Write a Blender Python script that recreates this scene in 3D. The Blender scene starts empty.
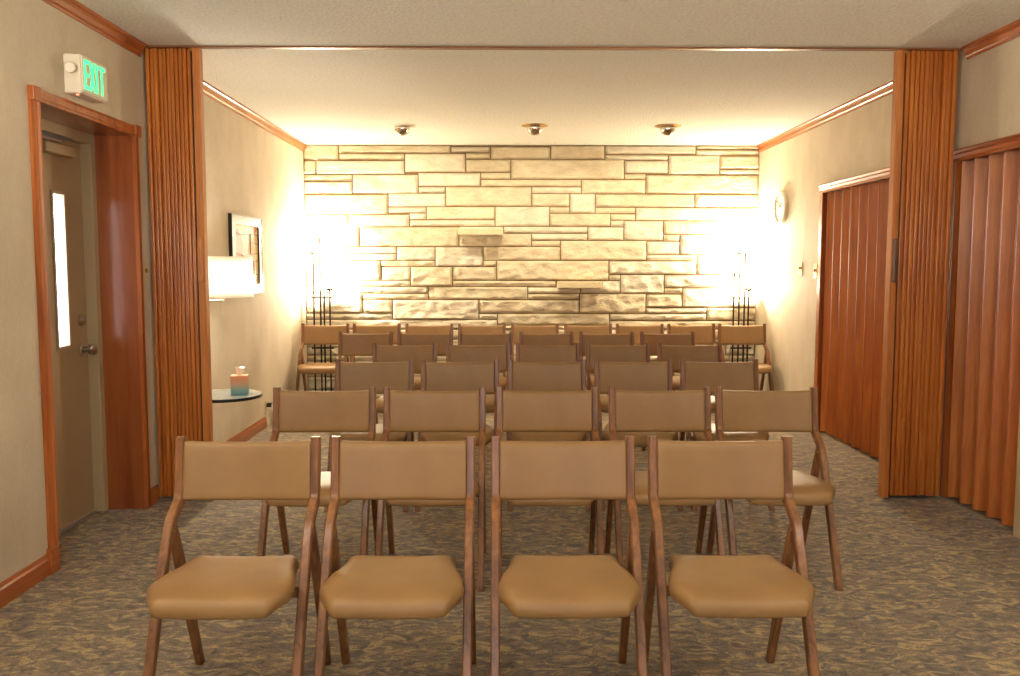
import bpy, bmesh, math, random
from mathutils import Vector, Matrix, noise
random.seed(7)
sc = bpy.context.scene
C = sc.collection
PI = math.pi
XL, XR, H, YW, YB = -1.954, 2.526, 2.51, 8.51, -3.2

GLOBE = 36
UPL, UPR = 95, 40
DAY = 8
EXPO = 0.06
# ---------------------------------------------------------------- materials
def srgb(r, g, b):
    f = lambda c: (c/255/12.92) if c/255 <= 0.04045 else ((c/255+0.055)/1.055)**2.4
    return (f(r), f(g), f(b), 1)

class Mat:
    def __init__(s, name):
        s.m = bpy.data.materials.new(name); s.m.use_nodes = True
        s.t = s.m.node_tree; s.n = s.t.nodes; s.b = s.n['Principled BSDF']; s.o = s.n['Material Output']
    def node(s, typ, **kw):
        n = s.n.new(typ)
        for k, v in kw.items():
            if k in n.inputs: n.inputs[k].default_value = v
            else: setattr(n, k, v)
        return n
    def link(s, a, b): s.t.links.new(a, b)
    def coords(s, scale=(1,1,1), kind='Object', rot=(0,0,0)):
        tc = s.node('ShaderNodeTexCoord'); mp = s.node('ShaderNodeMapping')
        mp.inputs['Scale'].default_value = scale; mp.inputs['Rotation'].default_value = rot
        s.link(tc.outputs[kind], mp.inputs['Vector']); return mp.outputs['Vector']
    def ramp(s, fac, stops):
        r = s.node('ShaderNodeValToRGB'); e = r.color_ramp.elements
        while len(e) < len(stops): e.new(0.5)
        for i, (p, c) in enumerate(stops): e[i].position = p; e[i].color = c
        s.link(fac, r.inputs['Fac']); return r.outputs['Color']
    def bump(s, h, strength, dist, prev=None):
        b = s.node('ShaderNodeBump'); b.inputs['Strength'].default_value = strength; b.inputs['Distance'].default_value = dist
        s.link(h, b.inputs['Height'])
        if prev is not None: s.link(prev, b.inputs['Normal'])
        s.link(b.outputs['Normal'], s.b.inputs['Normal']); return b.outputs['Normal']
    def set(s, **kw):
        for k, v in kw.items(): s.b.inputs[k.replace('_', ' ')].default_value = v
        return s

def plain(name, col, rough=.5, metal=0, **kw):
    M = Mat(name); M.set(Base_Color=col, Roughness=rough, Metallic=metal)
    nz = M.node('ShaderNodeTexNoise'); nz.inputs['Scale'].default_value = 60
    M.link(M.coords(), nz.inputs['Vector']); M.bump(nz.outputs['Fac'], .04, .002)
    for k, v in kw.items(): M.b.inputs[k.replace('_', ' ')].default_value = v
    return M.m

def emit(name, col, e):
    M = Mat(name); M.set(Base_Color=(0,0,0,1), Roughness=.5); M.b.inputs['Emission Color'].default_value = col
    M.b.inputs['Emission Strength'].default_value = e; return M.m

def wood(name, c1, c2, c3, axis='Z', rough=.32, scale=1, coat=.25):
    M = Mat(name)
    st = {'Z': (22,22,1.6), 'Y': (22,1.6,22), 'X': (1.6,22,22)}[axis]
    v = M.coords(tuple(a*scale for a in st))
    n1 = M.node('ShaderNodeTexNoise'); n1.inputs['Scale'].default_value = 1.0; n1.inputs['Detail'].default_value = 6; n1.inputs['Distortion'].default_value = .6
    M.link(v, n1.inputs['Vector'])
    v2 = M.coords(tuple(a*scale*4 for a in st))
    n2 = M.node('ShaderNodeTexNoise'); n2.inputs['Scale'].default_value = 1.4; n2.inputs['Detail'].default_value = 3
    M.link(v2, n2.inputs['Vector'])
    mx = M.node('ShaderNodeMath', operation='ADD'); m2 = M.node('ShaderNodeMath', operation='MULTIPLY'); m2.inputs[1].default_value = .35
    M.link(n2.outputs['Fac'], m2.inputs[0]); M.link(n1.outputs['Fac'], mx.inputs[0]); M.link(m2.outputs[0], mx.inputs[1])
    col = M.ramp(mx.outputs[0], [(.42, c3), (.66, c1), (.9, c2)])
    M.link(col, M.b.inputs['Base Color']); M.set(Roughness=rough, Coat_Weight=coat, Coat_Roughness=.2)
    M.bump(n2.outputs['Fac'], .08, .002); return M.m

def wallpaper(name, c1, c2):
    M = Mat(name)
    n1 = M.node('ShaderNodeTexNoise'); n1.inputs['Scale'].default_value = 5; n1.inputs['Detail'].default_value = 5
    M.link(M.coords((1,1,.6)), n1.inputs['Vector'])
    n2 = M.node('ShaderNodeTexNoise'); n2.inputs['Scale'].default_value = 140; n2.inputs['Detail'].default_value = 2
    M.link(M.coords((1,1,.35)), n2.inputs['Vector'])
    mx = M.node('ShaderNodeMix'); mx.data_type = 'FLOAT'; mx.inputs[0].default_value = .35
    M.link(n1.outputs['Fac'], mx.inputs[2]); M.link(n2.outputs['Fac'], mx.inputs[3])
    M.link(M.ramp(mx.outputs[0], [(.35, c1), (.65, c2)]), M.b.inputs['Base Color'])
    M.set(Roughness=.75); M.bump(n2.outputs['Fac'], .15, .003); return M.m

M_wall = wallpaper('beige_wallpaper', srgb(194,180,157), srgb(210,197,174))
M_back = plain('cream_wall_paint', srgb(205,190,165), .8)

def ceiling_mat():
    M = Mat('stippled_ceiling')
    n = M.node('ShaderNodeTexNoise'); n.inputs['Scale'].default_value = 55; n.inputs['Detail'].default_value = 4; n.inputs['Roughness'].default_value = .6
    M.link(M.coords(), n.inputs['Vector'])
    M.link(M.ramp(n.outputs['Fac'], [(.3, srgb(222,219,206)), (.7, srgb(243,240,228))]), M.b.inputs['Base Color'])
    M.set(Roughness=.9); M.bump(n.outputs['Fac'], .9, .02); return M.m
M_ceil = ceiling_mat()

def carpet_mat():
    M = Mat('patterned_carpet')
    d = M.node('ShaderNodeTexNoise'); d.inputs['Scale'].default_value = 5; d.inputs['Detail'].default_value = 3
    M.link(M.coords(), d.inputs['Vector'])
    sub = M.node('ShaderNodeVectorMath', operation='SUBTRACT'); sub.inputs[1].default_value = (.5,.5,.5)
    M.link(d.outputs['Color'], sub.inputs[0])
    scl = M.node('ShaderNodeVectorMath', operation='SCALE'); scl.inputs['Scale'].default_value = 1.6
    M.link(sub.outputs[0], scl.inputs[0])
    add = M.node('ShaderNodeVectorMath', operation='ADD')
    M.link(M.coords((13,23,1)), add.inputs[0]); M.link(scl.outputs[0], add.inputs[1])
    n1 = M.node('ShaderNodeTexNoise'); n1.inputs['Scale'].default_value = 1.15; n1.inputs['Detail'].default_value = 3; n1.inputs['Distortion'].default_value = 1.3
    M.link(add.outputs[0], n1.inputs['Vector'])
    n2 = M.node('ShaderNodeTexNoise'); n2.inputs['Scale'].default_value = 130; n2.inputs['Detail'].default_value = 2
    M.link(M.coords(), n2.inputs['Vector'])
    c1 = M.ramp(n1.outputs['Fac'], [(.34, srgb(96,87,80)), (.46, srgb(124,111,97)), (.55, srgb(140,124,100)), (.64, srgb(178,156,114))])
    c2 = M.ramp(n2.outputs['Fac'], [(.3, (.55,.55,.55,1)), (.7, (1.25,1.25,1.25,1))])
    mx = M.node('ShaderNodeMix'); mx.data_type = 'RGBA'; mx.blend_type = 'MULTIPLY'; mx.inputs[0].default_value = .8
    M.link(c1, mx.inputs[6]); M.link(c2, mx.inputs[7]); M.link(mx.outputs[2], M.b.inputs['Base Color'])
    M.set(Roughness=.95, Sheen_Weight=.1)
    b = M.bump(n1.outputs['Fac'], .3, .008); M.bump(n2.outputs['Fac'], .5, .004, b); return M.m
M_carpet = carpet_mat()

def stone_mat(name, c1, c2):
    M = Mat(name)
    n = M.node('ShaderNodeTexNoise'); n.inputs['Scale'].default_value = 6; n.inputs['Detail'].default_value = 8; n.inputs['Roughness'].default_value = .65
    M.link(M.coords((1,1,2)), n.inputs['Vector'])
    M.link(M.ramp(n.outputs['Fac'], [(.35, c1), (.62, c2)]), M.b.inputs['Base Color'])
    n2 = M.node('ShaderNodeTexNoise'); n2.inputs['Scale'].default_value = 32; n2.inputs['Detail'].default_value = 6
    M.link(M.coords((1,1,2.2)), n2.inputs['Vector'])
    M.set(Roughness=.85); M.bump(n2.outputs['Fac'], .7, .014); return M.m
M_stone = [stone_mat('limestone_pale', srgb(206,194,170), srgb(228,217,195)), stone_mat('limestone_warm', srgb(200,184,154), srgb(222,208,178)),
           stone_mat('limestone_grey', srgb(198,188,166), srgb(218,209,188)), stone_mat('limestone_buff', srgb(192,176,146), srgb(216,203,174))]
M_mortar = plain('mortar', srgb(128,106,74), .95)
M_ledge = stone_mat('cut_limestone', srgb(206,190,152), srgb(220,206,170))

M_fold = wood('accordion_wood', srgb(186,106,40), srgb(202,126,54), srgb(162,88,30), 'Z', .38)
M_post = wood('post_wood', srgb(190,116,52), srgb(206,134,66), srgb(160,88,36), 'Z', .35)
M_trimY = wood('trim_wood', srgb(164,88,38), srgb(186,108,52), srgb(132,62,24), 'Y', .3, .8, .4)
M_trimZ = wood('casing_wood', srgb(164,88,38), srgb(186,108,52), srgb(132,62,24), 'Z', .3, .8, .4)
M_jamb = wood('jamb_wood', srgb(146,76,38), srgb(160,88,46), srgb(124,60,28), 'Z', .22, .5, .5)
M_leg = wood('walnut_leg', srgb(124,80,46), srgb(150,102,62), srgb(88,54,30), 'Z', .4, 1.6, .12)

def vinyl():
    M = Mat('tan_vinyl')
    v = M.node('ShaderNodeTexVoronoi'); v.inputs['Scale'].default_value = 420
    M.link(M.coords(), v.inputs['Vector'])
    n = M.node('ShaderNodeTexNoise'); n.inputs['Scale'].default_value = 8
    M.link(M.coords(), n.inputs['Vector'])
    M.link(M.ramp(n.outputs['Fac'], [(.35, srgb(138,104,62)), (.65, srgb(147,112,68))]), M.b.inputs['Base Color'])
    M.set(Roughness=.48, Specular_IOR_Level=.5, Coat_Weight=.06, Coat_Roughness=.35); M.bump(v.outputs['Distance'], .12, .0008); return M.m
M_vinyl = vinyl()
M_door = plain('taupe_door_paint', srgb(166,142,110), .45)
M_frame = plain('tan_metal_frame_paint', srgb(176,157,122), .45)
M_steel = plain('brushed_steel', srgb(190,186,178), .3, 1)
M_chrome = plain('chrome', srgb(210,205,195), .12, 1)
M_iron = plain('dark_iron', srgb(52,42,34), .45, .6)
M_white = plain('white_plastic', srgb(226,216,196), .5)
M_ivory = plain('ivory_plate', srgb(205,188,150), .5)
M_brass = plain('brass', srgb(176,138,78), .35, .9)
M_black = plain('black_lacquer', srgb(26,24,24), .3)
M_silver = plain('silver_frame', srgb(118,120,120), .4, .2)
M_gap_shade = plain('gap_shade', srgb(40,30,24), .8)
M_green = emit('exit_green', (.05,1,.3,1), 1.9)
M_red = emit('red_led', (1,.15,.1,1), 6)
M_bulb = emit('warm_bulb', (1,.8,.5,1), 25)
M_lens = emit('lamp_lens', (1,.85,.6,1), 12)

def glass_mat(name, tint=(1,1,1,1), gl=.12):
    M = Mat(name); M.n.remove(M.b)
    t = M.node('ShaderNodeBsdfTransparent'); t.inputs['Color'].default_value = tint
    g = M.node('ShaderNodeBsdfGlossy'); g.inputs['Roughness'].default_value = .02
    mx = M.node('ShaderNodeMixShader'); mx.inputs[0].default_value = .06; M.link(t.outputs[0], mx.inputs[1]); M.link(g.outputs[0], mx.inputs[2])
    M.link(mx.outputs[0], M.o.inputs['Surface']); return M.m
M_glass = glass_mat('window_glass')
def shade_mat():
    M = Mat('lamp_shade_fabric'); M.n.remove(M.b)
    t = M.node('ShaderNodeBsdfTranslucent'); t.inputs['Color'].default_value = (.9,.86,.78,1)
    d = M.node('ShaderNodeBsdfDiffuse'); d.inputs['Color'].default_value = (.85,.82,.76,1)
    mx = M.node('ShaderNodeMixShader'); mx.inputs[0].default_value = .4
    M.link(t.outputs[0], mx.inputs[1]); M.link(d.outputs[0], mx.inputs[2]); M.link(mx.outputs[0], M.o.inputs['Surface']); return M.m
M_shade = shade_mat()
def table_glass():
    M = Mat('grey_glass_top'); M.set(Base_Color=srgb(150,156,154), Roughness=.12)
    n = M.node('ShaderNodeTexNoise'); n.inputs['Scale'].default_value = 30; M.link(M.coords(), n.inputs['Vector']); M.bump(n.outputs['Fac'], .02, .001); return M.m
M_top = table_glass()
def tissue_mat():
    M = Mat('printed_tissue_box')
    tc = M.node('ShaderNodeTexCoord'); sp = M.node('ShaderNodeSeparateXYZ'); M.link(tc.outputs['Generated'], sp.inputs[0])
    M.link(M.ramp(sp.outputs['Z'], [(.0, srgb(88,142,150)), (.3, srgb(126,166,162)), (.55, srgb(196,172,140)), (.8, srgb(214,150,112)), (1, srgb(222,160,120))]), M.b.inputs['Base Color'])
    M.set(Roughness=.6); return M.m
M_tissuebox = tissue_mat()
def art_mat():
    M = Mat('abstract_print')
    v = M.node('ShaderNodeTexVoronoi'); v.distance = 'CHEBYCHEV'; v.inputs['Scale'].default_value = 1
    M.link(M.coords((1,4,5)), v.inputs['Vector'])
    n = M.node('ShaderNodeTexNoise'); n.inputs['Scale'].default_value = 5; M.link(M.coords(), n.inputs['Vector'])
    mx = M.node('ShaderNodeMix'); mx.data_type = 'RGBA'; mx.inputs[0].default_value = .4
    M.link(v.outputs['Color'], mx.inputs[6]); M.link(n.outputs['Color'], mx.inputs[7])
    M.link(M.ramp(mx.outputs[2], [(.3, srgb(206,120,84)), (.42, srgb(222,170,120)), (.55, srgb(226,200,140)), (.7, srgb(196,196,170))]), M.b.inputs['Base Color'])
    M.set(Roughness=.5); return M.m
M_art = art_mat()

# ---------------------------------------------------------------- mesh helpers
def new(): return bmesh.new()
def obj(name, bm, mats, parent=None, smooth=False, loc=None):
    bmesh.ops.recalc_face_normals(bm, faces=bm.faces[:])
    me = bpy.data.meshes.new(name); bm.to_mesh(me); bm.free()
    for m in (mats if isinstance(mats, (list, tuple)) else [mats]): me.materials.append(m)
    if smooth:
        for p in me.polygons: p.use_smooth = True
        if smooth != 'all':
            me.set_sharp_from_angle(angle=math.radians(40))
    o = bpy.data.objects.new(name, me); C.objects.link(o)
    if parent is not None: o.parent = parent
    if loc is not None: o.location = loc
    return o
def thing(name, label, cat, loc=(0,0,0), rotz=0, group=None):
    o = bpy.data.objects.new(name, None); C.objects.link(o); o.empty_display_size = .1
    o.location = loc; o.rotation_euler = (0,0,rotz); return tag(o, label, cat, group)
def tag(o, label, cat, group=None):
    o['label'] = label; o['category'] = cat
    if group: o['group'] = group
    return o
def struct(name, bm, m, smooth=False):
    o = obj(name, bm, m, None, smooth); o['kind'] = 'structure'; return o
def box(bm, x0, x1, y0, y1, z0, z1, bev=0, mi=0):
    vs = [bm.verts.new((x,y,z)) for x in (x0,x1) for y in (y0,y1) for z in (z0,z1)]
    fs = [bm.faces.new([vs[i] for i in f]) for f in ((0,1,3,2),(4,6,7,5),(0,4,5,1),(2,3,7,6),(0,2,6,4),(1,5,7,3))]
    for f in fs: f.material_index = mi
    if bev:
        es = {e for f in fs for e in f.edges}
        bmesh.ops.bevel(bm, geom=list(es), offset=bev, segments=2, affect='EDGES', profile=.5)
    return bm
def cyl(bm, p0, p1, r0, r1=None, n=16, cap=True):
    r1 = r0 if r1 is None else r1
    p0, p1 = Vector(p0), Vector(p1); d = (p1-p0).normalized()
    a = d.orthogonal().normalized(); b = d.cross(a)
    A = [bm.verts.new(p0+(a*math.cos(2*PI*i/n)+b*math.sin(2*PI*i/n))*r0) for i in range(n)]
    B = [bm.verts.new(p1+(a*math.cos(2*PI*i/n)+b*math.sin(2*PI*i/n))*r1) for i in range(n)]
    for i in range(n): bm.faces.new((A[i], A[(i+1)%n], B[(i+1)%n], B[i]))
    if cap: bm.faces.new(A[::-1]); bm.faces.new(B)
    return bm
def lathe(bm, c, prof, n=24, axis=(0,0,1)):
    # prof: list of (radius, height) along the axis
    d = Vector(axis).normalized(); a = d.orthogonal().normalized(); b = d.cross(a); c = Vector(c); rings = []
    for r, h in prof:
        if r < 1e-6: rings.append([bm.verts.new(c+d*h)])
        else: rings.append([bm.verts.new(c+d*h+(a*math.cos(2*PI*i/n)+b*math.sin(2*PI*i/n))*r) for i in range(n)])
    for R, S in zip(rings, rings[1:]):
        for i in range(n):
            j = (i+1)%n
            if len(R) == 1 and len(S) == 1: break
            if len(R) == 1: bm.faces.new((R[0], S[j], S[i]))
            elif len(S) == 1: bm.faces.new((R[i], R[j], S[0]))
            else: bm.faces.new((R[i], R[j], S[j], S[i]))
    return bm
def tube(bm, pts, r, n=8):
    pts = [Vector(p) for p in pts]; rings = []; up = None
    for i, p in enumerate(pts):
        d = (pts[min(i+1,len(pts)-1)]-pts[max(i-1,0)]).normalized()
        a = d.orthogonal().normalized() if up is None else (up-d*up.dot(d)).normalized()
        up = a; b = d.cross(a)
        rings.append([bm.verts.new(p+(a*math.cos(2*PI*k/n)+b*math.sin(2*PI*k/n))*r) for k in range(n)])
    for R, S in zip(rings, rings[1:]):
        for i in range(n): bm.faces.new((R[i], R[(i+1)%n], S[(i+1)%n], S[i]))
    bm.faces.new(rings[0][::-1]); bm.faces.new(rings[-1]); return bm
def loft(bm, secs):
    # secs: list of closed sections with the same vertex count
    R = [[bm.verts.new(p) for p in s] for s in secs]; n = len(R[0])
    for a, b in zip(R, R[1:]):
        for i in range(n): bm.faces.new((a[i], a[(i+1)%n], b[(i+1)%n], b[i]))
    bm.faces.new(R[0][::-1]); bm.faces.new(R[-1]); return bm
def moulding(bm, prof, y0, y1, xs, sgn):
    # prof: (distance out of the wall, z); runs along Y
    loft(bm, [[(xs+sgn*d, y, z) for d, z in prof] for y in (y0, y1)]); return bm

# ---------------------------------------------------------------- room shell
T = .26
b = new(); box(b, XL-T-.3, XR+.6, YB-.2, YW+.3, -.12, 0); struct('floor', b, M_carpet)
b = new(); box(b, XL-T-.3, XR+.6, YB-.2, YW+.3, H, H+.12); struct('ceiling', b, M_ceil)
# left wall with the door opening
DY0, DY1, DZ = 3.655, 4.588, 2.005
b = new()
box(b, XL-T, XL, YB-.1, DY0-.02, 0, H); box(b, XL-T, XL, DY1+.02, YW+.15, 0, H); box(b, XL-T, XL, DY0-.02, DY1+.02, DZ+.02, H)
struct('wall_left', b, M_wall)
# right wall with two closet openings
b = new()
for y0, y1, z0 in ((YB-.1, 4.085, 0), (4.085, 4.82, 1.93), (4.82, 5.02, 0), (5.02, 6.77, 1.925), (6.77, YW+.15, 0)):
    box(b, XR, XR+.15, y0, y1, z0, H)
struct('wall_right', b, M_wall)
b = new(); box(b, XR+.45, XR+.5, 3.9, 6.95, 0, H); box(b, XR+.15, XR+.45, 3.88, 3.9, 0, H); box(b, XR+.15, XR+.45, 6.95, 6.97, 0, H)
struct('wall_closet', b, M_back)
# wall behind the camera with its window
b = new(); WX0, WX1, WZ0, WZ1 = -.7, .7, .9, 1.9
box(b, XL-.1, WX0, YB-.15, YB, 0, H); box(b, WX1, XR+.1, YB-.15, YB, 0, H); box(b, WX0, WX1, YB-.15, YB, 0, WZ0); box(b, WX0, WX1, YB-.15, YB, WZ1, H)
struct('wall_front', b, M_wall)
b = new()
for x in (WX0, (WX0*2+WX1)/3-.02, (WX0+WX1*2)/3-.02, WX1-.04): box(b, x, x+.04, YB-.12, YB-.04, WZ0, WZ1)
for z in (WZ0, WZ1-.04): box(b, WX0, WX1, YB-.119, YB-.041, z, z+.04)
struct('window_1', b, M_white)
b = new(); box(b, WX0+.02, WX1-.02, YB-.085, YB-.08, WZ0+.02, WZ1-.02); struct('window_2', b, M_glass)

STONES = [(-1.954, 2.362, -1.608, 2.51),(-1.604, 2.429, -0.51, 2.51),(-1.604, 2.364, -0.965, 2.427),(-0.961, 2.245, -0.366, 2.427),(-1.954, 2.224, -1.835, 2.358),(-1.831, 2.224, -0.965, 2.358),(-1.954, 2.157, -1.479, 2.222),(-1.954, 2.033, -1.479, 2.154),(-1.475, 2.035, -0.833, 2.222),(-0.83, 2.107, -0.219, 2.24),(-0.83, 2.045, -0.567, 2.104),(-0.562, 1.915, 0.285, 2.104),(-1.954, 1.836, -1.131, 2.03),(-1.128, 1.909, -0.565, 2.04),(-1.128, 1.85, -0.757, 1.906),(-0.753, 1.783, -0.077, 1.91),(-0.919, 1.72, -0.077, 1.781),(-0.919, 1.783, -0.755, 1.847),(-1.519, 1.713, -0.922, 1.833),(-1.954, 1.713, -1.522, 1.833),(-1.413, 1.52, -0.434, 1.711),(-1.954, 1.52, -1.416, 1.711),(-1.954, 1.453, -1.054, 1.516),(-1.954, 1.385, -1.054, 1.451),(-1.049, 1.385, -0.672, 1.515),(-0.668, 1.325, -0.196, 1.516),(-1.205, 1.325, -0.672, 1.382),(-1.954, 1.187, -1.209, 1.382),(-1.202, 1.187, -0.916, 1.321),(-0.913, 1.129, -0.5, 1.321),(-1.954, 1.128, -0.916, 1.184),(-0.494, 1.187, -0.063, 1.321),(-0.494, 1.127, 0.528, 1.184),(-0.059, 1.187, 1.054, 1.382),(-0.192, 1.325, -0.063, 1.382),(-0.192, 1.385, 0.57, 1.518),(0.574, 1.384, 1.428, 1.579),(0.289, 1.583, 0.841, 1.648),(0.289, 1.522, 0.57, 1.579),(0.009, 1.651, 0.841, 1.716),(-0.431, 1.651, 0.004, 1.716),(-0.431, 1.521, 0.285, 1.647),(0.466, 1.718, 1.067, 1.845),(1.07, 1.778, 1.312, 1.842),(1.07, 1.715, 1.199, 1.776),(1.202, 1.583, 1.592, 1.774),(0.845, 1.583, 1.199, 1.713),(0.466, 1.848, 0.661, 1.909),(-0.073, 1.72, 0.463, 1.911),(0.289, 1.912, 0.661, 2.039),(0.289, 2.042, 0.776, 2.104),(0.665, 1.848, 0.912, 2.039),(0.915, 1.909, 1.897, 2.035),(0.915, 1.846, 1.312, 1.905),(1.316, 1.778, 2.526, 1.905),(1.595, 1.644, 2.526, 1.774),(1.595, 1.575, 1.757, 1.64),(1.76, 1.443, 2.526, 1.64),(1.431, 1.443, 1.757, 1.572),(1.431, 1.382, 1.929, 1.439),(1.933, 1.25, 2.526, 1.439),(1.058, 1.248, 1.929, 1.378),(1.058, 1.186, 1.171, 1.244),(1.174, 1.056, 1.608, 1.244),(1.612, 1.117, 2.526, 1.244),(0.776, 1.059, 1.171, 1.182),(0.538, 1.123, 0.773, 1.182),(0.251, 1.059, 0.773, 1.118),(0.251, 0.997, 0.762, 1.055),(0.766, 0.86, 1.428, 1.055),(-0.738, 0.998, 0.247, 1.123),(-1.954, 1.058, -0.742, 1.123),(-1.39, 0.997, -0.742, 1.054),(-1.954, 0.862, -1.394, 1.054),(-1.39, 0.862, -1.1, 0.992),(-1.094, 0.799, -0.239, 0.992),(-1.954, 0.8, -1.1, 0.858),(-0.233, 0.86, 0.762, 0.992),(-0.233, 0.8, -0.055, 0.856),(-0.051, 0.742, 1.066, 0.856),(-1.954, 0.702, -0.055, 0.796),(1.431, 0.919, 1.79, 1.049),(1.794, 0.919, 2.526, 1.109),(1.612, 1.054, 1.79, 1.111),(1.431, 0.86, 2.037, 0.915),(2.041, 0.79, 2.526, 0.915),(1.07, 0.789, 2.037, 0.856),(1.07, 0.702, 2.526, 0.784),(-0.051, 0.702, 1.066, 0.738),(-0.506, 2.498, 0.467, 2.51),(-0.506, 2.437, -0.122, 2.494),(-0.118, 2.374, 0.467, 2.494),(-0.362, 2.374, -0.122, 2.434),(-0.362, 2.246, 0.077, 2.371),(-0.215, 2.18, 0.077, 2.243),(-0.215, 2.108, 0.776, 2.176),(0.081, 2.18, 1.197, 2.371),(0.471, 2.374, 1.003, 2.51),(0.779, 2.039, 1.41, 2.176),(1.007, 2.421, 1.899, 2.51),(1.007, 2.364, 1.628, 2.417),(1.201, 2.236, 1.628, 2.36),(1.632, 2.226, 2.137, 2.416),(1.201, 2.18, 1.41, 2.232),(1.414, 2.039, 2.526, 2.222),(1.903, 2.47, 2.526, 2.51),(1.903, 2.412, 2.526, 2.466),(2.14, 2.28, 2.526, 2.408),(2.14, 2.226, 2.526, 2.277),(1.901, 1.909, 2.526, 2.035)]
def stone_wall():
    bm = new(); r = random.Random(3)
    box(bm, XL, XR, YW, YW+.15, 0, H, mi=4)
    rects = [tuple(s) for s in STONES]
    z = .7
    while z > .01:
        h = r.choice((.06, .1, .13, .16)); z0 = max(0, z-h)
        if z0 < .04: z0 = 0
        x = XL
        while x < XR-.01:
            w = r.uniform(.3, 1.1); x1 = min(XR, x+w)
            if XR-x1 < .15: x1 = XR
            if z-z0 > .12 and r.random() < .3:
                rects += [(x, z0, x1, (z+z0)/2), (x, (z+z0)/2, x1, z)]
            else: rects.append((x, z0, x1, z))
            x = x1
        z = z0
    for si, (x0, z0, x1, z1) in enumerate(rects):
        x0 = max(x0, XL)+.003; x1 = min(x1, XR)-.003; z0 += .0032; z1 = min(z1, H)-.0032
        nx = max(3, int((x1-x0)/.018)); nz = max(3, int((z1-z0)/.014)); mi = r.randrange(4)
        rough = .35+.65*max(0, min(1, (1.75-(z0+z1)/2)/.5))
        hgt = r.uniform(.018, .028); sl = r.uniform(-.01, .006)*rough; off = si*3.7; G = []
        for j in range(nz+1):
            row = []
            for i in range(nx+1):
                u, v = i/nx, j/nz; x = x0+(x1-x0)*u; zz = z0+(z1-z0)*v
                e = min(u*(x1-x0), (1-u)*(x1-x0), v*(z1-z0), (1-v)*(z1-z0))
                edge = 1-max(0, 1-e/.012)**2
                p = Vector((x*7+off, off*1.3, zz*13))
                d = noise.fractal(p, .8, 2.0, 5)*.014*rough+noise.ridged_multi_fractal(p*.9, .8, 2.1, 4, .9, 2.)*.012*rough-.010*rough
                y = YW-(hgt+sl*(v-.5)*2+d)*edge - .002
                row.append(bm.verts.new((x, min(y, YW-.001), zz)))
            G.append(row)
        fs = []
        for j in range(nz):
            for i in range(nx): fs.append(bm.faces.new((G[j][i], G[j][i+1], G[j+1][i+1], G[j+1][i])))
        # sides back to the mortar
        rim = G[0]+[G[j][nx] for j in range(1, nz+1)]+G[nz][-2::-1]+[G[j][0] for j in range(nz-1, 0, -1)]
        bk = [bm.verts.new((v.co.x, YW, v.co.z)) for v in rim]
        for k in range(len(rim)): fs.append(bm.faces.new((rim[k], rim[(k+1)%len(rim)], bk[(k+1)%len(rim)], bk[k])))
        for f in fs: f.material_index = mi; f.smooth = True
    me = bpy.data.meshes.new('wall_back'); bm.to_mesh(me); bm.free()
    for m in M_stone+[M_mortar]: me.materials.append(m)
    me.set_sharp_from_angle(angle=math.radians(50))
    o = bpy.data.objects.new('wall_back', me); C.objects.link(o); o['kind'] = 'structure'
stone_wall()

# baseboards and crown mouldings
BB = [(0,0), (.014,0), (.014,.068), (.009,.078), (.006,.092), (0,.092)]
CR = [(0,H-.068), (.007,H-.068), (.010,H-.056), (.016,H-.05), (.022,H-.03), (.030,H-.018), (.036,H-.014), (.038,H), (0,H)]
def run(name, prof, y0, y1, side):
    b = new()
    moulding(b, prof, y0, y1, XL if side < 0 else XR, -side); struct(name, b, M_trimY)
run('baseboard_left', BB, YB, 3.60, -1)
b = new(); box(b, XL, XL+.024, 3.585, 3.652, 0, .112, .003); struct('trim_1', b, M_trimY)
run('baseboard_left_middle', BB, 4.645, 4.76, -1)
run('baseboard_left_far', BB, 4.96, 6.96, -1)
run('baseboard_right', BB, YB, 4.0, 1)
run('trim_2', CR, YB, 4.725, -1); run('trim_3', CR, 4.935, YW-.03, -1)
run('trim_4', CR, YB, 4.725, 1); run('trim_5', CR, 4.935, YW-.03, 1)
# ceiling track of the folding partition
b = new(); box(b, XL, XR, 4.745, 4.785, H-.010, H, .002); struct('trim_6', b, wood('track_wood', srgb(132,84,46), srgb(160,110,66), srgb(106,66,36), 'X', .4, .6, .1))

# ---------------------------------------------------------------- door on the left
b = new()   # wooden casing on the wall face
cas = [(0,0), (.022,0), (.022,.012), (.016,.018), (.018,.04), (.012,.055), (0,.055)]
def casing(y_in, y_out, z0, z1):
    s = 1 if y_out > y_in else -1
    w = abs(y_out-y_in)/.055
    loft(b, [[(XL+d, y_in+s*t*w, z) for d, t in cas] for z in (z0, z1)])
casing(DY0, DY0-.055, 0, DZ); casing(DY1, DY1+.055, 0, DZ)
loft(b, [[(XL+d, y, DZ+t) for d, t in cas] for y in (DY0-.055, DY1+.055)])
for y in (DY0-.055, DY1):
    box(b, XL, XL+.028, y-.003, y+.058, DZ-.002, DZ+.058, .003)
struct('trim_7', b, M_trimZ)
b = new()   # deep jamb lining
box(b, -2.15, XL, DY1, DY1+.02, 0, DZ+.02); box(b, -2.15, XL, DY0-.02, DY0, 0, DZ+.02); box(b, -2.15, XL, DY0, DY1, DZ, DZ+.02)
struct('trim_8', b, M_jamb)
b = new()   # painted metal frame
for y0, y1 in ((DY1-.045, DY1+.02), (DY0-.02, DY0+.045)): box(b, -2.26, -2.15, y0, y1, 0, DZ+.02, .003)
box(b, -2.26, -2.15, DY0+.045, DY1-.045, DZ-.05, DZ+.02, .003)
struct('trim_9', b, M_frame)
dy0, dy1, dz = DY0+.048, DY1-.048, DZ-.053
wy0, wy1, wz0, wz1 = 4.235, 4.345, .915, 1.68
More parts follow.
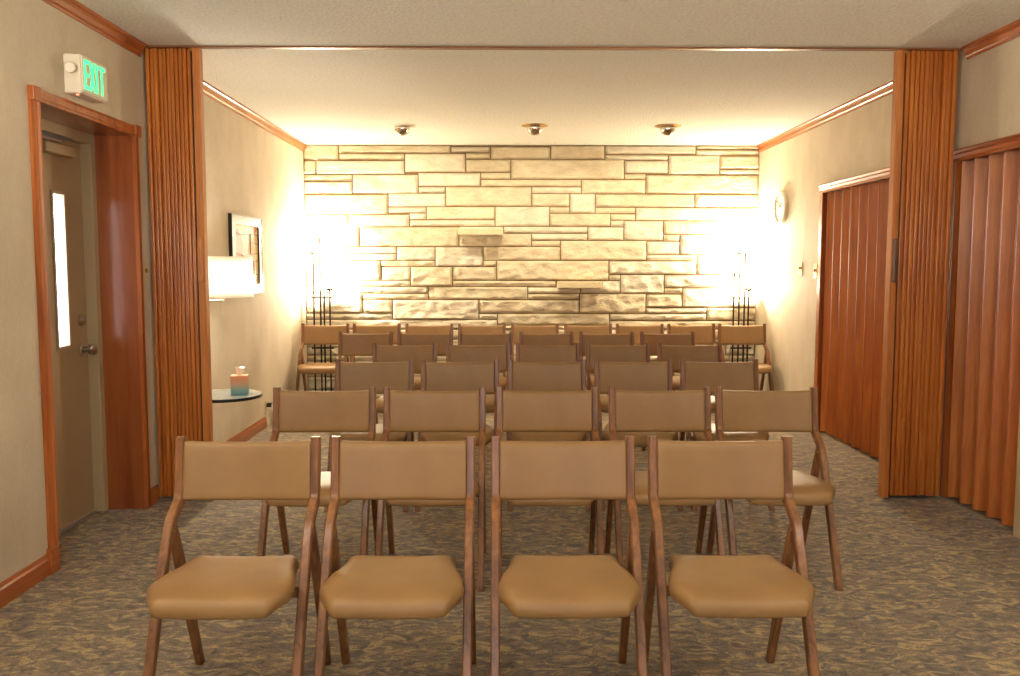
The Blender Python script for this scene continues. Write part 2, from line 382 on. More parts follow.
door = bpy.data.objects.new('door_1', None); C.objects.link(door); door.location = (-2.225, (dy0+dy1)/2, 0); door['kind'] = 'structure'
def dpart(name, bm, m, smooth=False, parent=None):
    for v in bm.verts: v.co -= Vector(door.location)
    return obj(name, bm, m, parent or door, smooth)
b = new(); X0, X1 = -2.245, -2.205
for a in ((dy0, wy0, .008, dz), (wy1, dy1, .008, dz), (wy0, wy1, .008, wz0), (wy0, wy1, wz1, dz)): box(b, X0, X1, *a)
dpart('door_slab', b, M_door)
b = new()
for a in ((wy0-.012, wy0+.004, wz0-.012, wz1+.012), (wy1-.004, wy1+.012, wz0-.012, wz1+.012), (wy0, wy1, wz0-.012, wz0+.004), (wy0, wy1, wz1-.004, wz1+.012)): box(b, X1, X1+.008, *a)
dpart('window_frame', b, M_frame)
b = new(); box(b, -2.228, -2.222, wy0, wy1, wz0, wz1); dpart('pane', b, M_glass)
b = new(); lathe(b, (X1, 4.475, .885), [(0,0), (.032,0), (.034,.006), (.028,.012), (.012,.016), (.012,.035), (.024,.042), (.03,.055), (.028,.066), (.018,.072), (0,.073)], 24, (1,0,0))
dpart('door_knob', b, M_steel, True)
b = new(); lathe(b, (X1, 4.47, 1.04), [(0,0), (.028,0), (.026,.014), (.014,.018), (.012,.022), (0,.022)], 20, (1,0,0)); dpart('deadbolt', b, M_steel, True)
b = new(); box(b, X1, X1+.03, dy0, dy1, .0, .006); dpart('threshold', b, M_steel)
b = new(); box(b, X1, X1+.045, 4.12, 4.40, 1.865, 1.915, .005)
clo = dpart('door_closer', b, M_frame)
b = new()
tube(b, [(X1+.025, 4.17, 1.915), (X1+.028, 4.17, 1.925)], .012); tube(b, [(X1+.028, 4.17, 1.925), (X1+.06, 3.98, 1.927)], .008); tube(b, [(X1+.06, 3.98, 1.927), (X1+.045, 4.26, 1.93)], .007)
dpart('closer_arm', b, M_steel)

# exit sign
ex = thing('exit_sign', 'white exit sign with glowing green letters above the left door', 'exit sign', (XL, 4.02, 2.1))
def epart(name, bm, m, parent=None, smooth=False):
    for v in bm.verts: v.co -= Vector((XL, 4.02, 2.1))
    return obj(name, bm, m, parent or ex, smooth)
b = new(); box(b, XL, XL+.075, 3.90, 4.15, 2.09, 2.262, .006); box(b, XL+.075, XL+.083, 3.905, 4.145, 2.095, 2.257, .003); epart('housing', b, M_white)
b = new(); fx = XL+.083
def bar(y0, z0, y1, z1, t=.0155):
    p, q = Vector((0, y0, z0)), Vector((0, y1, z1)); d = (q-p).normalized(); nrm = Vector((0, -d.z, d.y))*t/2
    loft(b, [[(x, *(v.yz)) for v in (p-nrm, q-nrm, q+nrm, p+nrm)] for x in (fx, fx+.002)])
zb, zt = 2.112, 2.242
def E(y): 
    bar(y+.008, zb, y+.008, zt); [bar(y+.0158, z, y+.045, z) for z in (zb+.008, (zb+zt)/2, zt-.008)]
E(3.918)
bar(3.974, zb, 4.016, zt); bar(4.016, zb, 3.974, zt)
bar(4.039, zb, 4.039, zt); bar(4.088, zb, 4.088, zt-.0158); bar(4.060, zt-.008, 4.118, zt-.008)
epart('letters', b, M_green)
for y, s, z in ((3.90, -1, 2.2), (4.15, 1, 2.135)):
    b = new(); lathe(b, (XL+.035, y, z), [(0,0), (.012,0), (.012,.01), (.018,.014), (.024,.038), (.021,.042), (0,.038)], 20, (.35, s, -.2)); epart('emergency_lamp', b, M_white, None, True)
b = new(); cyl(b, (XL+.045, 3.93, 2.090), (XL+.045, 3.93, 2.086), .006); epart('indicator_light', b, M_red)

def switch(x, y, z, s, label, h=.115, cover=M_ivory, name='light_switch', tog=True):
    t = thing(name, label, 'light switch' if tog else 'outlet', (x, y, z))
    b = new(); box(b, 0, s*.006, -.036, .036, -h/2, h/2, .0015); obj('wall_plate', b, cover, t)
    if tog:
        b = new(); box(b, s*.006, s*.018, -.005, .005, -.004, .018, .001); obj('toggle', b, M_brass, t)
    else:
        for dz in (-.024, .024):
            b = new(); box(b, s*.006, s*.008, -.014, .014, dz-.014, dz+.014, .0008); obj('socket', b, M_ivory, t)
    return t
switch(XL, 4.69, 1.29, 1, 'ivory light switch between the left door and folding partition')
switch(XR, 7.24, 1.305, -1, 'light switch on the right wall nearer the stone wall', cover=M_brass)
switch(XR, 6.895, 1.285, -1, 'light switch on the right wall beside the far closet frame', cover=M_brass)

# ---------------------------------------------------------------- folding partition stacks
def zig(bm, x0, x1, n, yc, amp, z0, z1, t=.007, taper=0.):
    # folded slats seen from above as a zigzag; each slat a thin board
    pts = [(x0+(x1-x0)*i/n, yc+(amp if i%2 else -amp)) for i in range(n+1)]
    for i in range(n):
        (xa, ya), (xb, yb) = pts[i], pts[i+1]; d = Vector((xb-xa, yb-ya)).normalized(); nn = Vector((-d.y, d.x))*t/2; e = d*.004
        q = [(xa-e.x*0-nn.x, ya-nn.y), (xb-nn.x, yb-nn.y), (xb+nn.x, yb+nn.y), (xa+nn.x, ya+nn.y)]
        loft(bm, [[(x, y, z) for x, y in q] for z in (z0, z1)])
    for x, y in pts:
        cyl(bm, (x, y, z0), (x, y, z1), .006, n=8)
    return bm
def stack(x_wall, x_post, label, side):
    t = thing('folding_partition', label, 'folding partition', ((x_wall+x_post)/2, 4.83, 0), 0, None)
    o = Vector(t.location)
    def P(name, bm, m, parent=None, smooth=False):
        for v in bm.verts: v.co -= o
        return obj(name, bm, m, parent or t, smooth)
    s = 1 if x_post > x_wall else -1
    b = new(); xa, xb = x_wall+s*.012, x_post-s*.052; n = 11; r = random.Random(4); w = (xb-xa)/n
    for i in range(n):
        cx = xa+w*(i+.5); dy = r.choice((-.012, -.004, .004)); hw = abs(w)/2-.0012
        box(b, cx-hw, cx+hw, 4.765+dy, 4.905-dy, .02, H-.011, .006)
        box(b, cx-hw-.003, cx+hw+.003, 4.79, 4.88, .022, H-.012)
    P('folded_slats', b, M_fold, None, True)
    b = new(); box(b, min(x_post, x_post-s*.040), max(x_post, x_post-s*.040), 4.745, 4.80, .012, H-.0105, .004); post = P('lead_post', b, M_post)
    b = new(); xh = x_post-s*.022; box(b, xh-.013, xh+.013, 4.722, 4.752, 1.235, 1.475, .006); P('handle', b, M_post if side < 0 else M_leg)
    b = new(); box(b, min(x_post-s*.052, x_post-s*.040), max(x_post-s*.052, x_post-s*.040), 4.765, 4.88, .014, H-.012, .002); P('gap_shade_strip', b, M_gap_shade)  # dark strip colours in the shade of the gap between post and slats
    b = new(); box(b, x_post-s*.046-.008, x_post-s*.046+.008, 4.745, 4.775, H-.03, H-.013, .002); P('track_roller', b, M_brass)
    return t
stack(XL+.002, -1.642, 'orange wood accordion partition folded against the left wall', -1)
stack(2.50, 2.153, 'reddish wood accordion partition folded against the right wall', 1)

def closet(name, y0, y1, ztop, n, label, side_near):
    t = thing(name, label, 'accordion door', (XR+.07, (y0+y1)/2, 0))
    b = new(); pts = [(XR+.07+(.048 if i%2 else -.048), y0+.02+(y1-y0-.04)*i/n) for i in range(n+1)]; o = Vector(t.location)
    for i in range(n):
        (xa, ya), (xb, yb) = pts[i], pts[i+1]; d = Vector((xb-xa, yb-ya)).normalized(); nn = Vector((-d.y, d.x))*.005
        loft(b, [[(x-o.x, y-o.y, z) for x, y in ((xa-nn.x, ya-nn.y), (xb-nn.x, yb-nn.y), (xb+nn.x, yb+nn.y), (xa+nn.x, ya+nn.y))] for z in (.012, ztop-.02)])
    obj('folding_panels', b, M_fold, t)
    b = new()
    for x, y in pts[1:-1]: cyl(b, (x-o.x, y-o.y, .012), (x-o.x, y-o.y, ztop-.02), .0065, n=8)
    obj('hinge_strip', b, M_trimZ, t, True)
    b = new(); box(b, -.03, .03, y0-o.y+.001, y1-o.y-.001, ztop-.018, ztop-.001); obj('top_track', b, M_steel, t)
    return t
closet('closet_door', 4.087, 4.80, 1.93, 10, 'folding wooden closet door nearest on the right wall', 0)
closet('closet_door', 5.022, 6.768, 1.925, 22, 'folding wooden closet door beyond the right partition', 0)
b = new(); box(b, XR-.004, XR+.15, 4.801, 4.82, 0, 1.93, .002); struct('trim_14', b, M_trimZ)
# closet casings
hc = [(0,0), (.018,0), (.018,.012), (.012,.018), (.02,.036), (.014,.044), (.024,.058), (.024,.066), (0,.066)]
b = new(); loft(b, [[(XR-d, y, 1.90+t) for d, t in hc] for y in (4.05, 4.80)]); struct('trim_10', b, M_trimY)
b = new(); loft(b, [[(XR-d, y, 1.90+t) for d, t in hc] for y in (5.0, 6.82)]); struct('trim_11', b, M_trimY)
b = new(); box(b, XR-.016, XR, 6.755, 6.815, 0, 1.90, .004); box(b, XR, XR+.15, 6.769, 6.77, 0, 1.925); struct('trim_12', b, M_trimZ)
b = new(); box(b, XR-.016, XR, 4.04, 4.088, 0, 1.90, .004); struct('trim_13', b, M_frame)

# ---------------------------------------------------------------- folding chairs
def catmull(P, n=6):
    P = [Vector(p) for p in P]; P = [P[0]*2-P[1]]+P+[P[-1]*2-P[-2]]; out = []
    for i in range(1, len(P)-2):
        for k in range(n):
            t = k/n; a, b_, c, d = P[i-1:i+3]
            out.append(.5*((2*b_)+(c-a)*t+(2*a-5*b_+4*c-d)*t*t+(3*b_-a-3*c+d)*t**3))
    return out+[P[-2]]
def blade(bm, path, th, x0, x1, bev=.004):
    # path of (y,z) points swept with thickness th(i) and width x0..x1, edges eased
    pts = [Vector(p) for p in path]; n = len(pts); secs = []
    for i, p in enumerate(pts):
        d = (pts[min(i+1,n-1)]-pts[max(i-1,0)]).normalized(); nn = Vector((-d.y, d.x))
        if i == n-1 and p.y < .001: nn = Vector((-1 if nn.x < 0 else 1, 0))
        w = th[i]/2 if isinstance(th, list) else th/2
        sec = []
        for sx, sn in ((-1,-1), (1,-1), (1,1), (-1,1)):
            X = x0 if sx < 0 else x1
            c1 = (X, p+nn*sn*(w-bev)); c2 = (X-sx*bev, p+nn*sn*w)
            sec += [c1, c2] if sx*sn > 0 else [c2, c1]
        # order: going round
        secs.append([(x, q.x, q.y) for x, q in sec])
    loft(bm, secs); return bm
POST = catmull([(0,.786), (-.008,.72), (-.020,.64), (-.030,.598), (-.062,.572), (-.100,.548), (-.128,.515), (-.18,.408), (-.26,.233), (-.35,.022), (-.362,0)], 5)
REAR0 = (-.098, .540); REAR1 = (.105, 0)
def make_chair():
    t = thing('folding_chair', '', 'folding chair')
    for s in (-1, 1):
        b = new(); xo, xi = s*.225, s*.198
        blade(b, POST, .034, min(xo,xi), max(xo,xi)); leg = obj('front_leg', b, M_leg, t, True)
        b = new(); xo, xi = s*.2235, s*.1995
        n = 12; path = [Vector(REAR0).lerp(Vector(REAR1), i/n) for i in range(n+1)]
        blade(b, path, [.024+.020*math.sin(min(1, i/3)*PI/2)-.012*i/n for i in range(n+1)], min(xo,xi), max(xo,xi))
        obj('rear_leg', b, M_leg, t, True)
        b = new(); cyl(b, (s*.195, -.118, .520), (s*.2275, -.118, .520), .005, n=12); obj('pivot_bolt', b, M_brass, t, True)
    # seat: cushion with chamfered front corners
    half = [(.0,-.398), (.148,-.398), (.160,-.394), (.198,-.326), (.204,-.308), (.204,-.280), (.194,-.215), (.176,-.150), (.168,-.10), (.166,-.065), (.155,-.048), (.14,-.044), (0,-.044)]
    dens = []
    for (a, c), (d, e) in zip(half, half[1:]):
        k = 6 if abs(a-d) > .1 else 2
        dens += [(a+(d-a)*i/k, c+(e-c)*i/k) for i in range(k)]
    dens.append(half[-1])
    out = dens+[(-x, y) for x, y in dens[-2:0:-1]]
    cx, cy = 0, -.215
    def ztop(x, y):
        f = max(0, (-.30-y)/.1); return .424-.018*f*f-.006*(1-min(1, (abs(x)/.15)**2))*(1 if -.33 < y < -.1 else .6)
    b = new(); rings = []
    prof = [(.0,-.046,.972), (.0,-.050,.94), (0,-.040,.99), (0,-.024,1.0), (0,-.010,.985), (0,-.002,.95), (0,.002,.88), (0,.005,.7), (0,.006,.4)]
    order = [prof[1], prof[0]]+prof[2:]
    for _, dz, k in order:
        rings.append([b.verts.new((cx+(x-cx)*k, cy+(y-cy)*k, ztop(cx+(x-cx)*k, cy+(y-cy)*k)+dz)) for x, y in out])
    n = len(out)
    for A, B in zip(rings, rings[1:]):
        for i in range(n): b.faces.new((A[i], A[(i+1)%n], B[(i+1)%n], B[i]))
    b.faces.new(rings[0][::-1]); c = b.verts.new((cx, cy, ztop(cx, cy)+.006))
    for i in range(n): b.faces.new((rings[-1][i], rings[-1][(i+1)%n], c))
    obj('seat', b, M_vinyl, t, 'all')
    # backrest pad, gently curved, between the posts
    b = new(); NX, NZ = 20, 10; zb_, zt_ = .590, .773; F = []
    def pc(u, v, side):
        x = (u*2-1)*.1985; bow = (1-(u*2-1)**2)
        zlo = zb_-.002*bow; zhi = zt_-.006*bow
        z = zlo+(zhi-zlo)*v
        e = min(v, 1-v)*(zt_-zb_); rr = .014; r = math.sqrt(max(0, 1-(1-min(1, e/rr))**2))
        eu = min(u, 1-u)*.397; ru = math.sqrt(max(0, 1-(1-min(1, eu/.010))**2))*.35+.65
        yc = -.028+.028*(z-.598)/.188+.014*bow
        return (x, yc+side*.013*max(.12, r)*ru+(-.002 if side < 0 else 0), z)
    us = [0, .008, .02]+[.02+.96*i/NX for i in range(1, NX)]+[.98, .992, 1]; vs = [0, .015, .04, .08]+[.08+.84*i/NZ for i in range(1, NZ)]+[.92, .96, .985, 1]
    g = {s: [[b.verts.new(pc(u, v, s)) for u in us] for v in vs] for s in (-1, 1)}
    for s in (-1, 1):
        for j in range(len(vs)-1):
            for i in range(len(us)-1): b.faces.new((g[s][j][i], g[s][j][i+1], g[s][j+1][i+1], g[s][j+1][i]))
    for j in range(len(vs)-1):
        for i in (0, len(us)-1): b.faces.new((g[-1][j][i], g[-1][j+1][i], g[1][j+1][i], g[1][j][i]))
    for i in range(len(us)-1):
        for j in (0, len(vs)-1): b.faces.new((g[-1][j][i], g[-1][j][i+1], g[1][j][i+1], g[1][j][i]))
    obj('backrest', b, M_vinyl, t, 'all')
    b = new(); box(b, -.199, .199, -.205, -.180, .345, .379, .003); obj('seat_rail', b, M_leg, t)
    return t
ROWS = [(2.655, (-.798,-.312,.189,.684)), (3.758, (-.787,-.301,.197,.696,1.171)), (4.903, (-.737,-.246,.255,.754,1.251)),
        (5.967, (-.684,-.171,.316,.808,1.313)), (7.029, (-1.127,-.637,-.142,.362,.858,1.361)),
        (8.043, (-1.668,-1.185,-.690,-.195,.304,.805,1.294,1.782,2.263))]
RN = ['front', 'second', 'third', 'fourth', 'fifth', 'back']
CARD = {4: 'four', 5: 'five', 6: 'six', 9: 'nine'}
ORD = ['leftmost', 'second from left', 'third from left', 'fourth from left', 'fifth from left', 'sixth from left', 'seventh from left', 'eighth from left']
first = make_chair(); proto = first; kids = list(first.children); used = False
for ri, (yy, xs) in enumerate(ROWS):
    for ci, x in enumerate(xs):
        if not used: r = first; used = True
        else:
            r = proto.copy(); C.objects.link(r)
            for k in kids:
                c = k.copy(); C.objects.link(c); c.parent = r
        r.location = (x, yy, 0); r.rotation_euler = (0, 0, math.radians(random.uniform(-.5, .5)))
        pos = 'rightmost' if ci == len(xs)-1 else ORD[ci]
        r['label'] = 'tan padded wooden folding chair, %s in the %s row of %s' % (pos, RN[ri], CARD[len(xs)])
        r['group'] = 'tan folding chairs set out in rows'

# ---------------------------------------------------------------- torchiere stands by the stone wall
def stand(x0, y, rods, label, foot):
    t = thing('torchiere', label, 'floor lamp', (x0, y, 0), 0, None)
    for dx, dy, h, cup in rods:
        b = new(); cyl(b, (dx, dy, .012), (dx, dy, h), .0085, n=10); rod = obj('rod', b, M_iron, t, True)
        if cup:
            b = new(); R = .045
            lathe(b, (dx, dy, h), [(0,-.002), (.012,0), (.03,.008), (R,.024), (R+.001,.026), (R-.004,.025), (.028,.012), (.0,.006)], 24)
            cu = obj('cup', b, M_iron, t, True)
            b = new(); lathe(b, (dx, dy, h+.006), [(0,0), (.010,.004), (.014,.014), (.010,.026), (0,.03)], 14); obj('bulb', b, M_bulb, cu, True)
            l = bpy.data.lights.new('torchiere_light', 'POINT'); l.energy = cup*1.5; l.color = (1,.85,.63); l.shadow_soft_size = .02
            lo = bpy.data.objects.new('torchiere_light', l); C.objects.link(lo); lo.parent = t; lo.location = (dx, dy, h+.065)
    xs = [r[0] for r in rods]
    for z in (1.02, .60, .53):
        b = new(); box(b, min(xs)-.025, max(xs)+.035, -.006, .006, z-.008, z+.008); 
        bb = obj('crossbar', b, M_iron, t); bb.location.y = -.012
    b = new(); box(b, foot[0], foot[1], -.10, .09, 0, .014, .003); obj('base', b, M_iron, t)
stand(-1.78, 8.32, [(-.055,0,1.435,26), (.010,0,1.61,26), (.045,0,1.10,0), (.10,0,1.085,44)], 'dark iron multi-rod torchiere at the left end of the stone wall', (-.09, .13))
stand(2.32, 8.32, [(-.065,0,1.27,0), (-.012,0,1.44,26), (.04,0,1.61,26), (.08,0,1.085,44)], 'dark iron multi-rod torchiere at the right end of the stone wall', (-.1, .12))

# ---------------------------------------------------------------- stone ledges, ceiling eyeballs
def ledge(x0, x1, z0, z1, label):
    b = new(); box(b, 0, x1-x0, -.245, 0, 0, z1-z0, .003); o = obj('stone_ledge', b, M_ledge); o.location = (x0, YW-.002, z0)
    tag(o, label, 'shelf')
ledge(-.43, .005, 1.628, 1.69, 'upper left stone ledge jutting from the limestone wall')
ledge(.54, .975, 1.115, 1.175, 'lower right stone ledge jutting from the limestone wall')
for i, (x, y) in enumerate(((-.854, 7.38), (.272, 7.34), (1.40, 7.35))):
    t = thing('eyeball_downlight', '%s of three chrome eyeball lights in the ceiling near the stone wall' % ('leftmost', 'middle one', 'rightmost')[i], 'ceiling light', (x, y, H), 0, 'eyeball lights by the stone wall')
    b = new(); lathe(b, (0,0,0), [(.062,-.001), (.068,-.008), (.088,-.009), (.112,-.003), (.114,0)], 32); obj('trim_ring', b, M_white if i == 0 else M_brass, t, True)
    d = Vector((0, .62, -.78)).normalized(); b = new(); rr = .066
    pr = [(rr*math.sin(a), -rr*math.cos(a)) for a in [PI*k/14 for k in range(0, 12)]]
    pr = [(r_, -h_) for r_, h_ in pr]
    # ball with its mouth towards the wall
    pr = [(0,-rr)]+[(rr*math.sin(PI*k/16), -rr*math.cos(PI*k/16)) for k in range(1, 12)]+[(rr*math.sin(PI*11/16)-.006, -rr*math.cos(PI*11/16)), (.036, .012)]
    lathe(b, (0,0,-.022), pr, 28, d); obj('eyeball', b, M_chrome, t, True)
    b = new(); c = Vector((0,0,-.022))+d*.012; lathe(b, c, [(.036,0), (.02,.004), (0,.006)], 20, d); obj('lens', b, M_lens, t, True)
    l = bpy.data.lights.new('eyeball_light', 'SPOT'); l.energy = 48; l.color = (1,.86,.62); l.spot_size = math.radians(115); l.spot_blend = .7; l.shadow_soft_size = .025
    lo = bpy.data.objects.new('eyeball_light', l); C.objects.link(lo); lo.parent = t; lo.location = Vector((0,0,-.022))+d*.06
    lo.rotation_euler = d.to_track_quat('-Z', 'Y').to_euler()

# ---------------------------------------------------------------- wall lamp, side table, tissues, picture, clock
t = thing('wall_lamp', 'swing-arm wall lamp with a glowing white drum shade', 'lamp', (XL, 5.0, 1.115))
def at(bm):
    for v in bm.verts: v.co -= Vector((XL, 5.0, 1.115))
    return bm
SC = (-1.735, 5.3)
b = new(); r1, r0 = .19, .19
for (ra, rb) in ((r0, r0-.003),):
    lathe(b, (SC[0], SC[1], 1.13), [(ra,0), (ra-.004,.25), (rb-.004,.25), (rb,0), (ra,0)], 48)
obj('shade', at(b), M_shade, t, 'all')
b = new(); tube(b, [(XL+.02, 5.0, 1.112), (-1.80, 5.04, 1.112), (SC[0], SC[1], 1.112)], .007); tube(b, [(SC[0], SC[1], 1.105), (SC[0], SC[1], 1.2)], .009); obj('arm', at(b), M_steel, t, True)
b = new(); lathe(b, (XL, 5.0, 1.112), [(0,.02), (.03,.018), (.045,.008), (.05,0), (0,0)], 24, (1,0,0)); obj('wall_mount', at(b), M_steel, t, True)
b = new(); tube(b, [(SC[0], SC[1]-.02, 1.105), (SC[0], SC[1]-.02, 1.03)], .0012, 6); lathe(b, (SC[0], SC[1]-.02, 1.018), [(0,0), (.006,.004), (.005,.012), (0,.014)], 10); obj('pull_chain', at(b), M_steel, t, True)
b = new(); lathe(b, (SC[0], SC[1], 1.2), [(0,0), (.014,0), (.018,.02), (.03,.05), (.03,.07), (.018,.09), (0,.096)], 16); obj('bulb', at(b), M_bulb, t, True)
l = bpy.data.lights.new('shade_light', 'POINT'); l.energy = 19; l.color = (1,.9,.74); l.shadow_soft_size = .03
lo = bpy.data.objects.new('shade_light', l); C.objects.link(lo); lo.parent = t; lo.location = Vector((SC[0]+.06, SC[1]-.06, 1.25))-Vector((XL, 5.0, 1.115))

ty = 5.2; tx = -1.712; tz = .542
t = thing('side_table', 'small round glass-topped side table beside the left partition', 'table', (tx, ty, 0))
b = new(); lathe(b, (0,0,tz-.008), [(0,0), (.223,0), (.225,.002), (.225,.006), (.223,.008), (0,.008)], 48); obj('tabletop', b, M_top, t, True)
b = new(); lathe(b, (0,0,tz-.009), [(.228,-.012), (.232,-.011), (.232,.006), (.2255,.006), (.2255,-.012), (.228,-.012)], 48); obj('rim', b, M_black, t, True)
b = new(); tube(b, [(-.19,-.10,.012), (-.19,-.10,tz-.02)], .012); box(b, -.2, .12, -.107, -.093, tz-.02, tz-.009); obj('stem', b, M_black, t, True)
b = new(); box(b, -.235, -.08, -.2, -.02, 0, .012, .003); obj('base', b, M_black, t)

t = thing('tissue_box', 'cube tissue box fading from coral to blue on the glass side table', 'tissue box', (-1.606, 5.19, tz), math.radians(12))
b = new(); box(b, -.050, .050, -.050, .050, 0, .118, .002); obj('box', b, M_tissuebox, t)
M_tis = plain('white_tissue', srgb(245,240,228), .9)
b = new(); n = 20; secs = []
for k in range(6):
    h = k/5; R = .012+.016*h
    secs.append([(math.cos(a)*R*(1+.25*math.sin(3*a+h*2)), math.sin(a)*R*.6*(1+.3*math.cos(4*a)), .115+.05*h+.006*math.sin(2*a)*h) for a in [2*PI*i/n for i in range(n)]])
loft(b, secs); obj('tissue', b, M_tis, t, True)

t = thing('framed_picture', 'silver and black framed abstract picture on the left wall', 'picture', (XL, 6.53, 1.405))
PW, PH = .375, .285
b = new()
for y0, y1, z0, z1 in ((-PW, PW, PH-.06, PH), (-PW, PW, -PH, -PH+.06), (-PW, -PW+.075, -PH+.06, PH-.06), (PW-.075, PW, -PH+.06, PH-.06)): box(b, .020, .024, y0, y1, z0, z1)
obj('mat', b, M_silver, t)
b = new()
for y0, y1, z0, z1 in ((-PW-.008, PW+.008, PH, PH+.008), (-PW-.008, PW+.008, -PH-.008, -PH), (-PW-.008, -PW, -PH, PH), (PW, PW+.008, -PH, PH)): box(b, 0, .026, y0, y1, z0, z1)
box(b, .008, .020, PW-.079, PW-.075, -PH+.06, PH-.06)
obj('frame', b, M_black, t)
b = new(); box(b, .004, .012, -PW+.05, PW-.05, -PH+.05, PH-.05); obj('print', b, M_art, t)
b = new(); r = random.Random(5)
def stroke(p): tube(b, [(.0135, y, z) for y, z in p], .0025, 5)
stroke([(-.295,.17), (-.15,.15), (.1,.165), (.295,.16)]); stroke([(-.295,.02), (-.1,.0), (.15,.01), (.295,.02)]); stroke([(-.295,-.06), (0,-.05), (.295,-.04)])
stroke([(.1,.165), (.1,.01)]); stroke([(.1,.1), (.295,.09)]); stroke([(-.12,.0), (-.1,-.05)]); stroke([(-.295,-.16), (0,-.13), (.295,-.15)]); stroke([(.18,-.045), (.18,-.14)])
obj('ink_lines', b, M_iron, t)

t = thing('wall_clock', 'round cream wall clock high on the right wall', 'clock', (XR, 7.75, 1.855))
b = new(); lathe(b, (0,0,0), [(.145,0), (.15,.01), (.148,.03), (.138,.036), (.132,.026)], 40, (-1,0,0)); obj('rim', b, M_white, t, True)
b = new(); lathe(b, (0,0,0), [(0,.024), (.134,.024)], 40, (-1,0,0)); obj('face', b, plain('clock_face', srgb(236,228,206), .5), t)
b = new()
for k in range(12):
    a = k*PI/6; box(b, -.0255, -.0242, math.sin(a)*.115-.003, math.sin(a)*.115+.003, math.cos(a)*.115-.008, math.cos(a)*.115+.008)
obj('hour_marks', b, M_black, t)
for nm, a, L in (('hour_hand', 5.3, .065), ('minute_hand', .9, .1)):
    b = new(); tube(b, [(-.028, 0, 0), (-.028, math.sin(a)*L, math.cos(a)*L)], .003, 6); obj(nm, b, M_black, t)

o = switch(XL, 7.0, .16, 1, 'wall outlet with a black plug low on the left wall past the baseboard', .115, M_ivory, 'wall_outlet', False)
b = new(); box(b, XL+.009, XL+.045, 6.985, 7.02, .165, .20, .003); 
for v in b.verts: v.co -= Vector((XL+.009, 7.0, .18))
pl = obj('power_lead', b, M_black); pl.location = (XL+.009, 7.0, .18)
b = new(); tube(b, [Vector(p)-Vector((XL+.009, 7.0, .18)) for p in catmull([(XL+.045,7.0,.178), (XL+.08,7.0,.15), (XL+.09,7.03,.06), (XL+.12,7.08,.008), (XL+.2,7.2,.006), (XL+.14,7.4,.006), (XL+.05,7.6,.006), (XL+.03,7.9,.006)], 6)], .004, 6)
obj('cord', b, M_white, pl); tag(pl, 'black plug with a pale cord trailing down from the left wall outlet', 'power cord')
b = new()
box(b, 0, .055, -.09, .09, 0, .12, .012)
ad = obj('power_adapter', b, M_white); ad.location = (XL+.045, 7.22, 0); tag(ad, 'pale plastic power adapter on the carpet by the left wall outlet', 'power adapter')
#EXTRA#

# ---------------------------------------------------------------- added globe pendants out of view, filling the front room with light
M_fill = emit('fill_globe_glow', (1,.90,.76,1), GLOBE)
for i, (x, y) in enumerate(((-1.0, 1.1), (1.5, 1.1), (.2, -1.6))):
    t = thing('fill_pendant', ('added fill-light globe, unseen, on the left overhead in front of the camera', 'added fill-light globe, unseen, on the right overhead in front of the camera', 'added fill-light globe, unseen, near the window behind the camera')[i], 'ceiling light', (x, y, H), 0, 'added fill-light globes')
    b = new(); lathe(b, (0,0,0), [(.07,0), (.07,-.02), (.03,-.03), (.006,-.032), (.006,-.58), (.03,-.585), (.06,-.61), (0,-.61)], 32); obj('stem', b, M_brass, t, True)
    b = new(); R_g = .15; lathe(b, (0,0,-.75), [(0,R_g)]+[(R_g*math.sin(PI*k/16), R_g*math.cos(PI*k/16)) for k in range(1,16)]+[(0,-R_g)], 32); obj('globe', b, M_fill, t, 'all')

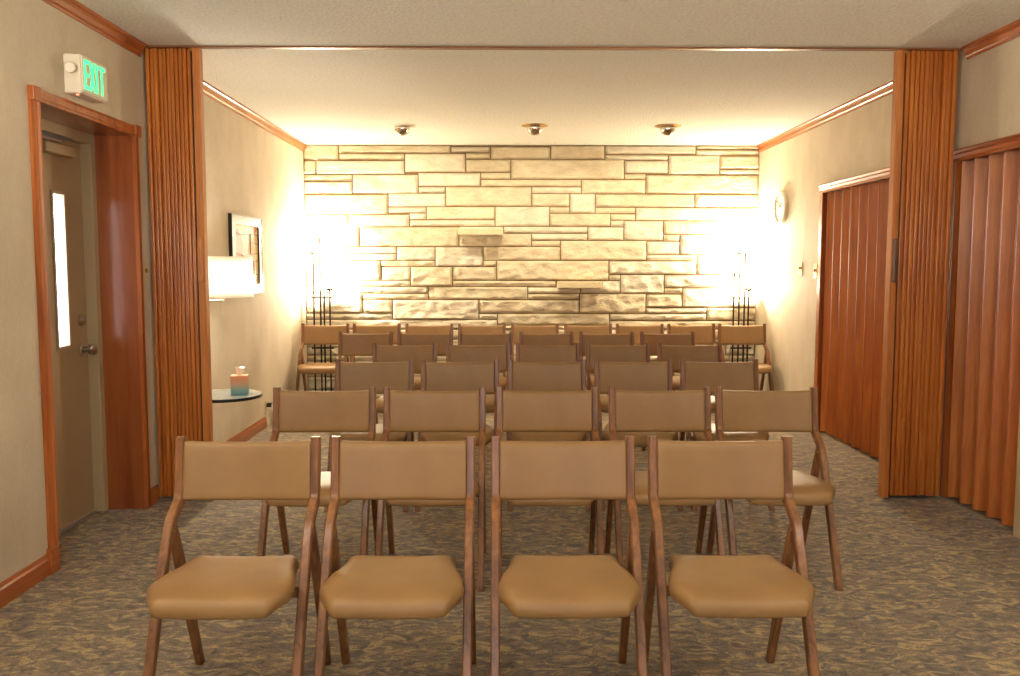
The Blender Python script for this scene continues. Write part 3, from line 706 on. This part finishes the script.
# two added uplights out of view, there to brighten the front ceiling
for x, y, e, lab in ((-1.6, 1.55, UPL, 'added fill uplight, unseen, by the left wall beside the camera'), (2.15, 1.8, UPR, 'added fill uplight, unseen, by the right wall beside the camera')):
    t = thing('fill_uplight', lab, 'floor lamp', (x, y, 0))
    b = new(); lathe(b, (0,0,0), [(0,0), (.14,0), (.14,.012), (.03,.03), (.012,.05), (.012,1.72), (0,1.72)], 32); obj('pole', b, M_iron, t, True)
    b = new(); lathe(b, (0,0,1.72), [(0,0), (.05,.005), (.13,.05), (.17,.10), (.165,.10), (.125,.056), (.05,.014), (0,.01)], 40); obj('bowl', b, M_iron, t, True)
    b = new(); lathe(b, (0,0,1.735), [(0,0), (.02,.01), (.025,.03), (.015,.05), (0,.055)], 16); obj('bulb', b, M_bulb, t, True)
    l = bpy.data.lights.new('uplight', 'POINT'); l.energy = e; l.color = (1,.90,.72); l.shadow_soft_size = .03
    lo = bpy.data.objects.new('uplight', l); C.objects.link(lo); lo.parent = t; lo.location = (0,0,1.83)

# daylight
w = bpy.data.worlds.new('sky'); sc.world = w; w.use_nodes = True
bg = w.node_tree.nodes['Background']; bg.inputs['Color'].default_value = (.72,.82,1,1); bg.inputs['Strength'].default_value = 14
l = bpy.data.lights.new('window_daylight', 'AREA'); l.shape = 'RECTANGLE'; l.size = 1.3; l.size_y = .9; l.energy = DAY; l.color = (.74,.84,1)
lo = bpy.data.objects.new('window_daylight', l); C.objects.link(lo); lo.location = ((WX0+WX1)/2, YB-.3, (WZ0+WZ1)/2); lo.rotation_euler = (PI/2, 0, 0)

# ---------------------------------------------------------------- camera
cam = bpy.data.cameras.new('camera'); co = bpy.data.objects.new('camera', cam); C.objects.link(co)
cam.sensor_fit = 'HORIZONTAL'; cam.sensor_width = 36; cam.lens = 854.2/1020*36; cam.clip_start = .05; cam.clip_end = 100
pi_, ya, ro = .0827, .0086, .0008
fw = Vector((math.sin(ya)*math.cos(pi_), math.cos(ya)*math.cos(pi_), -math.sin(pi_)))
r_ = Vector((math.cos(ya), -math.sin(ya), 0)); u_ = r_.cross(fw)
R_ = r_*math.cos(ro)+u_*math.sin(ro); U_ = u_*math.cos(ro)-r_*math.sin(ro)
m = Matrix((R_, U_, -fw)).transposed().to_4x4(); m.translation = Vector((0, 0, 1.3168)); co.matrix_world = m
sc.camera = co
vs_ = sc.view_settings; vs_.view_transform = 'Standard'; vs_.look = 'None'; vs_.exposure = EXPO; vs_.gamma = 1; vs_.use_curve_mapping = False
